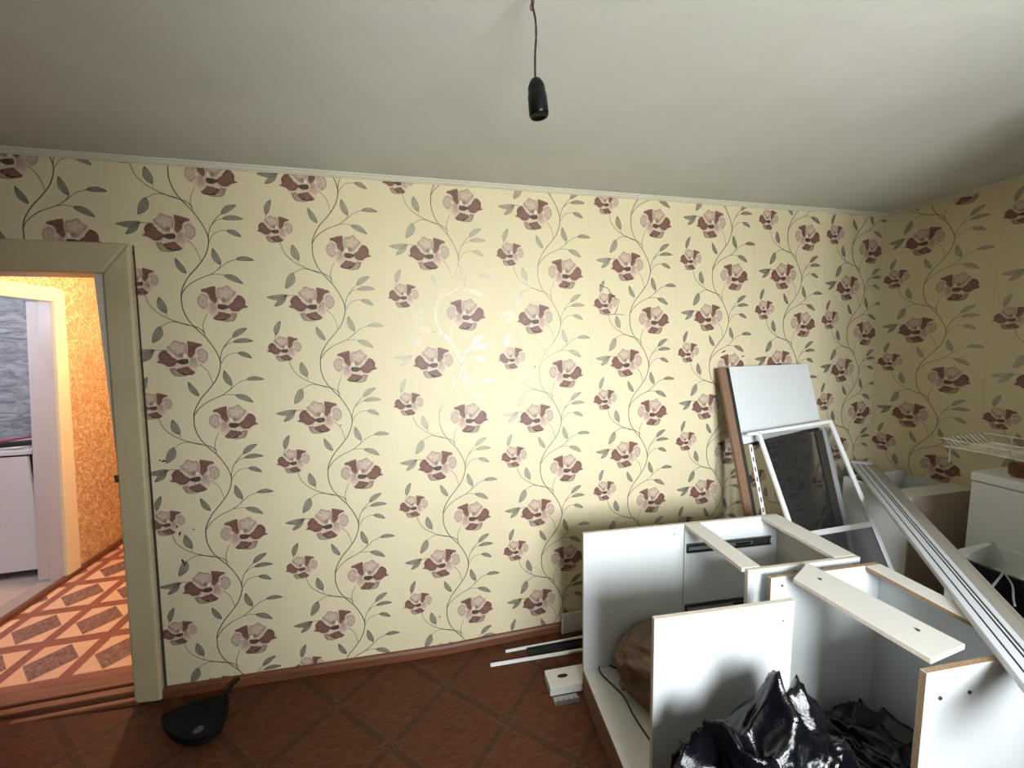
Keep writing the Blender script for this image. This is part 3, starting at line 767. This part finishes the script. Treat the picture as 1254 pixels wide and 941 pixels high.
# bin bags
def bag(dims, loc, seed, label, pts, rz=0, grp='black bin bags', fr=1.9):
    o = lump('bin_bag', dims, loc, M_BAG, seed, .42, fr, 6, ridged=True, pts=pts)
    o.rotation_euler = (0, 0, rz); tag(o, label, 'bin bag', grp); return o
bag((.46, .26, .60), (1.845, -1.255, 0), 2.3, 'shiny black bin bag with a pointed top in front of the near cabinet panel', [(.17, .04, .07, .09), (.06, .03, .12, .13), (-.08, .03, .10, .07)], .03)
bag((.32, .30, .24), (2.47, -1.14, .077), 5.1, 'dark crumpled bin bag slumped inside the nearest open cabinet', [(.02, .05, .1, .03)], .2)
bag((.17, .26, .40), (2.165, -1.235, 0), 11.7, 'dark matt bin bag between the shiny bag and the nearest cabinet', [(0, .02, .12, .02)], -.1)
bag((.26, .20, .50), (3.03, -.96, 0), 8.8, 'black bin bag on the floor behind the long white curtain rail', [(-.02, .05, .12, .06)], .4)

# ------------------------------------------------------------------ leaning panels and screens
def lean(name, x, y_top, z_top, y_bot, rz=0):
    """empty at the foot; local z runs up along the board, local y is its normal (towards the wall)"""
    ang = math.atan2(y_top-y_bot, z_top)
    return empty(name, (x, y_bot, 0), rot=(-ang, 0, rz)), math.hypot(z_top, y_top-y_bot)
pA, L = lean('leaning_door_leaf', 2.700, -.055, 1.49, -.50)
tag(pA, 'leaning door leaf with a white upper panel, glazed lower part and raw brown edges', 'door leaf')
ZG = 1.150
bm = bmesh.new(); hexa(bm, [(.064, -.012, ZG-.045), (.640, -.012, ZG+.02), (.640, .006, ZG+.02), (.064, .006, ZG-.045), (.064, -.012, L), (.640, -.012, L), (.640, .006, L), (.064, .006, L)], 0, 1, 1); bevel(bm, .0012)
obj('upper_panel', bm, [M_LAM, M_CHIPL], pA)
bm = bmesh.new(); hexa(bm, [(.13, -.010, ZG-.060), (.62, -.010, ZG-.006), (.62, .004, ZG-.006), (.13, .004, ZG-.060), (.13, -.010, ZG-.042), (.62, -.010, ZG+.012), (.62, .004, ZG+.012), (.13, .004, ZG-.042)])
obj('dark_bead', bm, M_GROOVE, pA)
board('edge_strip', pA, .048, .0635, -.012, .012, .004, L-.004, M_DSTEEL, M_DSTEEL)
board('side_board', pA, .0, .0475, -.006, .014, .004, L-.002, M_PLINTH, M_PLINTH)
board('side_board', pA, .595, .640, -.010, .010, .004, ZG-.004, M_DSTILE, M_DSTILE)
board('light_strip', pA, .642, .672, -.014, .008, .004, ZG+.005, M_PVC, M_PVC)
st_ = board('slotted_strip', pA, .095, .117, -.018, -.0125, .0, ZG-.05, M_ALU)
for k in range(9):
    bm = bmesh.new(); box(bm, .101, .108, -.0188, -.0181, .62+k*.055, .645+k*.055); obj('slot', bm, M_GROOVE, st_)
bm = bmesh.new(); box(bm, .118, .594, -.002, .002, .006, ZG-.02); obj('glass_pane', bm, M_PANE, pA)
scr, L = lean('insect_screen', 2.80, -.215, 1.165, -.80)
tag(scr, 'white framed insect screen with grey mesh leaning in front of the glazed door leaf', 'screen')
SW = .555
def bar(p, name, x0, x1, y0, y1, z0, z1, m=M_ALU, b=.002):
    return board(name, p, x0, x1, y0, y1, z0, z1, m, None, b)
zt = L
bar(scr, 'frame_bar', .010, .032, -.012, .004, 0, zt-.035)
bar(scr, 'frame_bar', SW-.024, SW, -.012, .004, 0, zt-.0)
bm = bmesh.new(); hexa(bm, [(-.055, -.012, zt-.052), (SW-.025, -.012, zt-.020), (SW-.025, .004, zt-.020), (-.055, .004, zt-.052), (-.055, -.012, zt-.035), (SW-.025, -.012, zt), (SW-.025, .004, zt), (-.055, .004, zt-.035)]); bevel(bm, .002); obj('frame_bar', bm, M_ALU, scr)
bar(scr, 'frame_bar', .033, SW-.025, -.010, .002, .708, .735)
bar(scr, 'frame_bar', .033, SW-.025, -.010, .002, .0, .022)
bm = bmesh.new(); box(bm, .033, SW-.025, -.0045, -.0035, .736, zt-.04); obj('mesh_sheet', bm, M_MESH, scr)
bm = bmesh.new(); box(bm, .033, SW-.025, -.006, -.003, .0225, .7075); obj('kick_panel', bm, M_KICK, scr)

# ------------------------------------------------------------------ long white curtain rail
pr0 = Vector((3.775, -.050)); pr1 = Vector((2.18, -1.645)); d2 = (pr1-pr0); Lp = d2.length; d2.normalize()
cr = tag(empty('curtain_rail', (pr0.x, pr0.y, .802), math.atan2(d2.y, d2.x)), 'long white plastic curtain rail with dark grooves lying across the cabinets', 'curtain rail')
# local x along the rail, local y to its right when seen from the far end -> image right is -x.. use +y = towards the right wall side
def extr(name, prof, x0, x1, m, parent):
    bm = bmesh.new(); A_ = [bm.verts.new((x0, a, b)) for a, b in prof]; B_ = [bm.verts.new((x1, a, b)) for a, b in prof]; k = len(prof)
    for i in range(k): bm.faces.new((A_[i], A_[(i+1) % k], B_[(i+1) % k], B_[i]))
    bm.faces.new(A_); bm.faces.new(B_[::-1]); return obj(name, bm, m, parent)
# y = 0 is the left edge, y = .115 the valance
W_ = .078; gs = [(.020, .0255), (.046, .0520), (.057, .0630)]
prof = [(0, 0), (W_, 0), (W_, .018)]
for a, b in reversed(gs): prof += [(b, .018), (b, .008), (a, .008), (a, .018)]
prof += [(.003, .018), (0, .015)]
extr('channel_strip', prof, 0, Lp, M_PVC, cr)
for a, b in gs: extr('groove', [(a+.0002, .0082), (b-.0002, .0082), (b-.0002, .0165), (a+.0002, .0165)], .004, Lp-.004, M_GROOVE, cr)
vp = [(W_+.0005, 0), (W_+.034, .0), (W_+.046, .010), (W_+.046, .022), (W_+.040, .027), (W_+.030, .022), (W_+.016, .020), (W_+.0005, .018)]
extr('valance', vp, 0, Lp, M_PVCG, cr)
bm = bmesh.new(); box(bm, -.05, -.0005, -.004, W_+.034, .0, .024); bevel(bm, .003, 2); obj('end_cap', bm, M_PVC, cr)

# ------------------------------------------------------------------ things against the right wall
D = rotz(tag(empty('open_box_cabinet', (3.52, -.545, 0)), 'white open-topped cabinet with a grey-brown side in the room corner', 'cabinet'), -2)
board('side_panel', D, .0, .45, 0, .016, 0, .80, M_BROWNSIDE, M_LAMD)
board('side_panel', D, .0, .45, .335, .351, 0, .80, M_WBRIGHT, M_LAMD)
board('door_panel', D, -.017, -.0005, .0, .351, .02, .80, M_WBRIGHT, M_CHIPL)
board('top_rail', D, .001, .45, .0165, .110, .784, .80, M_LAMD, M_CHIPL)
board('back_panel', D, .434, .45, .0165, .3345, .0, .783, M_LAM, M_CHIPL)
screw(D, (-.018, .07, .745), 'x', .006)
Ec = tag(empty('tall_white_cabinet', (3.57, -.735, 0)), 'tall white cabinet with a thick lid beside the right wall', 'cabinet')
board('body', Ec, 0, .40, -.62, 0, 0, .952, M_WBRIGHT, None, .003)
board('lid', Ec, -.004, .402, -.625, .003, .956, 1.0, M_WBRIGHT, None, .004)
# wire rack
rk = tag(empty('wire_dish_rack', (3.77, -.80, 1.001), .0), 'chrome wire dish rack on top of the tall white cabinet', 'dish rack')
def wire(name, pts, r=.0022, m=M_CHROME):
    bm = bmesh.new(); tube(bm, pts, r, 6); return obj(name, bm, m, rk)
for zz, a, b in ((.125, .17, .22), (.085, .15, .20)):
    wire('rim_wire', [(-a, -b-.1, zz), (a, -b-.1, zz), (a, b, zz), (-a, b, zz), (-a, -b-.1, zz)], .0025)
for k in range(7):
    y = -.26+k*.075
    wire('cross_wire', [(-.17, y, .125), (-.15, y*.93, .085), (.15, y*.93, .085), (.17, y, .125)], .0018)
for k in range(9):
    x = -.13+k*.0325
    wire('long_wire', [(x, -.32, .125), (x, -.28, .086), (x, .18, .086), (x, .22, .125)], .0022)
for x in (-.13, .13):
    for y in (-.28, .19): wire('foot', [(x, y, .001), (x, y, .075)], .003)
bm = bmesh.new(); lathe(bm, [(0, .0), (.035, .0), (.042, .012), (.044, .05), (.036, .062), (.034, .06), (.041, .05), (.039, .014), (0, .004)], 24)
o = tag(obj('amber_glass_jar', bm, M_AMBER, None, True), 'small amber glass jar under the wire rack on the tall cabinet', 'jar'); o.location = (3.66, -.855, 1.001)
bm = bmesh.new(); box(bm, -.06, .06, -.09, .09, 0, .012); bevel(bm, .004, 2)
o = tag(obj('brown_wooden_board', bm, M_CHIP), 'small brown board lying on the tall cabinet beside the jar', 'board'); o.location = (3.83, -.93, 1.001)
# white drawer with black outside
F = tag(empty('drawer_box', (3.225, -.895, 0), math.radians(2)), 'white lined box with black outer sides behind the curtain rail', 'box')
Wd, Dp = .295, -.46
board('side_panel', F, 0, .016, Dp, 0, 0, .70, M_BLACKLAM, M_BLACKLAM)
board('side_panel', F, Wd-.016, Wd, Dp, .029, 0, .70, M_WBRIGHT, M_WBRIGHT)
bm = bmesh.new(); hexa(bm, [(.0165, 0, 0), (Wd-.0165, .03, 0), (Wd-.0165, .046, 0), (.0165, .046, 0), (.0165, 0, .70), (Wd-.0165, .03, .70), (Wd-.0165, .046, .70), (.0165, .046, .70)]); obj('back_panel', bm, M_WBRIGHT, F)
board('bottom_panel', F, .0165, Wd-.0165, Dp+.0165, -.001, .60, .61, M_WBRIGHT, M_WBRIGHT)
board('side_panel', F, .0165, Wd-.0165, Dp, Dp+.016, 0, .70, M_WBRIGHT, M_WBRIGHT)
bm = bmesh.new()
tube(bm, [(3.525, -.850, .700), (3.50, -.862, .712), (3.44, -.905, .712), (3.34, -.968, .706), (3.27, -1.0, .708), (3.205, -1.032, .712), (3.13, -1.052, .703), (3.07, -1.068, .697)], .0038, 6, 5)
tube(bm, [(3.215, -1.034, .712), (3.15, -1.085, .704), (3.06, -1.13, .698), (3.015, -1.155, .694)], .0032, 6, 5)
tag(obj('grey_strap', bm, M_TIE), 'grey plastic tie strap looped over the rim of the white lined box', 'strap')

# ------------------------------------------------------------------ small things on the floor by the wall
bm = bmesh.new(); box(bm, 0, .60, -.006, .006, 0, .010); bevel(bm, .001)
o = tag(obj('white_strip', bm, M_ALU), 'thin white strip on the floor, the shorter one nearer the wall', 'strip', 'white strips on the floor'); o.location = (1.385, -.088, .001); o.rotation_euler = (0, 0, -.02)
bm = bmesh.new(); box(bm, 0, .66, -.007, .007, 0, .012); bevel(bm, .001)
o = tag(obj('white_strip', bm, M_ALU), 'thin white strip on the floor, the longer one farther from the wall', 'strip', 'white strips on the floor'); o.location = (1.29, -.158, .001); o.rotation_euler = (0, 0, -.055)
rn = tag(empty('metal_drawer_runner', (1.50, -.122, .001), -.04), 'dark metal drawer runner lying between the two white strips', 'drawer runner')
bm = bmesh.new(); box(bm, 0, .42, -.021, .021, 0, .003); box(bm, 0, .42, -.021, -.018, .003, .012); box(bm, 0, .42, .018, .021, .003, .012); obj('outer_rail', bm, M_DSTEEL, rn)
bm = bmesh.new(); box(bm, .0, .34, -.011, .011, .0035, .009); obj('inner_slide', bm, M_BLACKLAM, rn)
lw = tag(empty('short_white_board', (1.725, -.030, .0)), 'short white board offcut standing against the brown baseboard', 'board')
board('board', lw, 0, .45, -.012, 0, .001, .060, M_LAMD, M_CHIPL); board('board', lw, 0, .45, -.014, 0, .0605, .118, M_LAMD, M_CHIPL)
sb = tag(empty('white_hole_box', (1.535, -.300, 0), -.05), 'small white block with an oval slot beside the plinth of the wide cabinet', 'block')
bm = bmesh.new(); box(bm, 0, .20, -.105, 0, .001, .045); bevel(bm, .003, 2); obj('body', bm, M_LAMD, sb)
bm = bmesh.new()
n = 20; ring = [(.078+.026*math.cos(2*PI*i/n), -.05+.011*math.sin(2*PI*i/n)) for i in range(n)]
a_ = [bm.verts.new((x, y, .0452)) for x, y in ring]; b_ = [bm.verts.new((x, y, .0458)) for x, y in ring]
for i in range(n): bm.faces.new((a_[i], a_[(i+1) % n], b_[(i+1) % n], b_[i]))
bm.faces.new(b_); bm.faces.new(a_[::-1]); obj('oval_slot', bm, M_BLACK, sb)
br = tag(empty('metal_bracket', (1.54, -.412, 0), -.05), 'perforated grey metal bracket in front of the small white block', 'bracket')
bm = bmesh.new(); box(bm, 0, .115, -.045, -.001, .001, .004); box(bm, 0, .115, -.045, -.042, .004, .024); obj('plate', bm, M_STEEL, br)
for k in range(4):
    bm = bmesh.new(); lathe(bm, [(0, .0046), (.004, .0046), (.004, .0041), (0, .0041)], 10, Matrix.Translation((.02+k*.025, -.022, 0))); obj('hole', bm, M_BLACK, br)

# dark pan with a thin handle, left
dz = .052
dp = tag(empty('dustpan', (.005, -.205, dz)), 'small black dustpan with a thin curved handle on the dark floor', 'dustpan')
out = [(-.145, .055), (-.13, .02), (-.06, -.05), (.02, -.095), (.085, -.098), (.118, -.06), (.11, 0), (.095, .07), (.06, .092), (-.01, .095), (-.07, .085)]
bm = bmesh.new(); OUT = catmull([(x, y, 0) for x, y in out+[out[0]]], 4)[:-1]; k = len(OUT)
lo = [bm.verts.new((p.x, p.y, .004)) for p in OUT]; hi = [bm.verts.new((p.x*1.03, p.y*1.03, .040)) for p in OUT]; hi2 = [bm.verts.new((p.x*.96, p.y*.96, .040)) for p in OUT]; lo2 = [bm.verts.new((p.x*.90, p.y*.90, .034)) for p in OUT]
for a__, b__ in ((lo, hi), (hi, hi2), (hi2, lo2)):
    for i in range(k): bm.faces.new((a__[i], a__[(i+1) % k], b__[(i+1) % k], b__[i]))
bm.faces.new(lo[::-1]); bm.faces.new(lo2)
obj('pan', bm, M_DULL, dp)
bm = bmesh.new(); tube(bm, [(.07, .07, .030), (.075, .11, .037), (.085, .14, .047), (.110, .155, .062)], lambda t: .009-.004*t, 8, 6); obj('handle', bm, M_DULL, dp)
bm = bmesh.new(); lathe(bm, [(0, .016), (.010, .015), (.018, .010)], 16, Matrix.Translation((.035, -.055, .024))); obj('grey_spot', bm, M_SPOT, dp)  # small raised grey spot on the pan
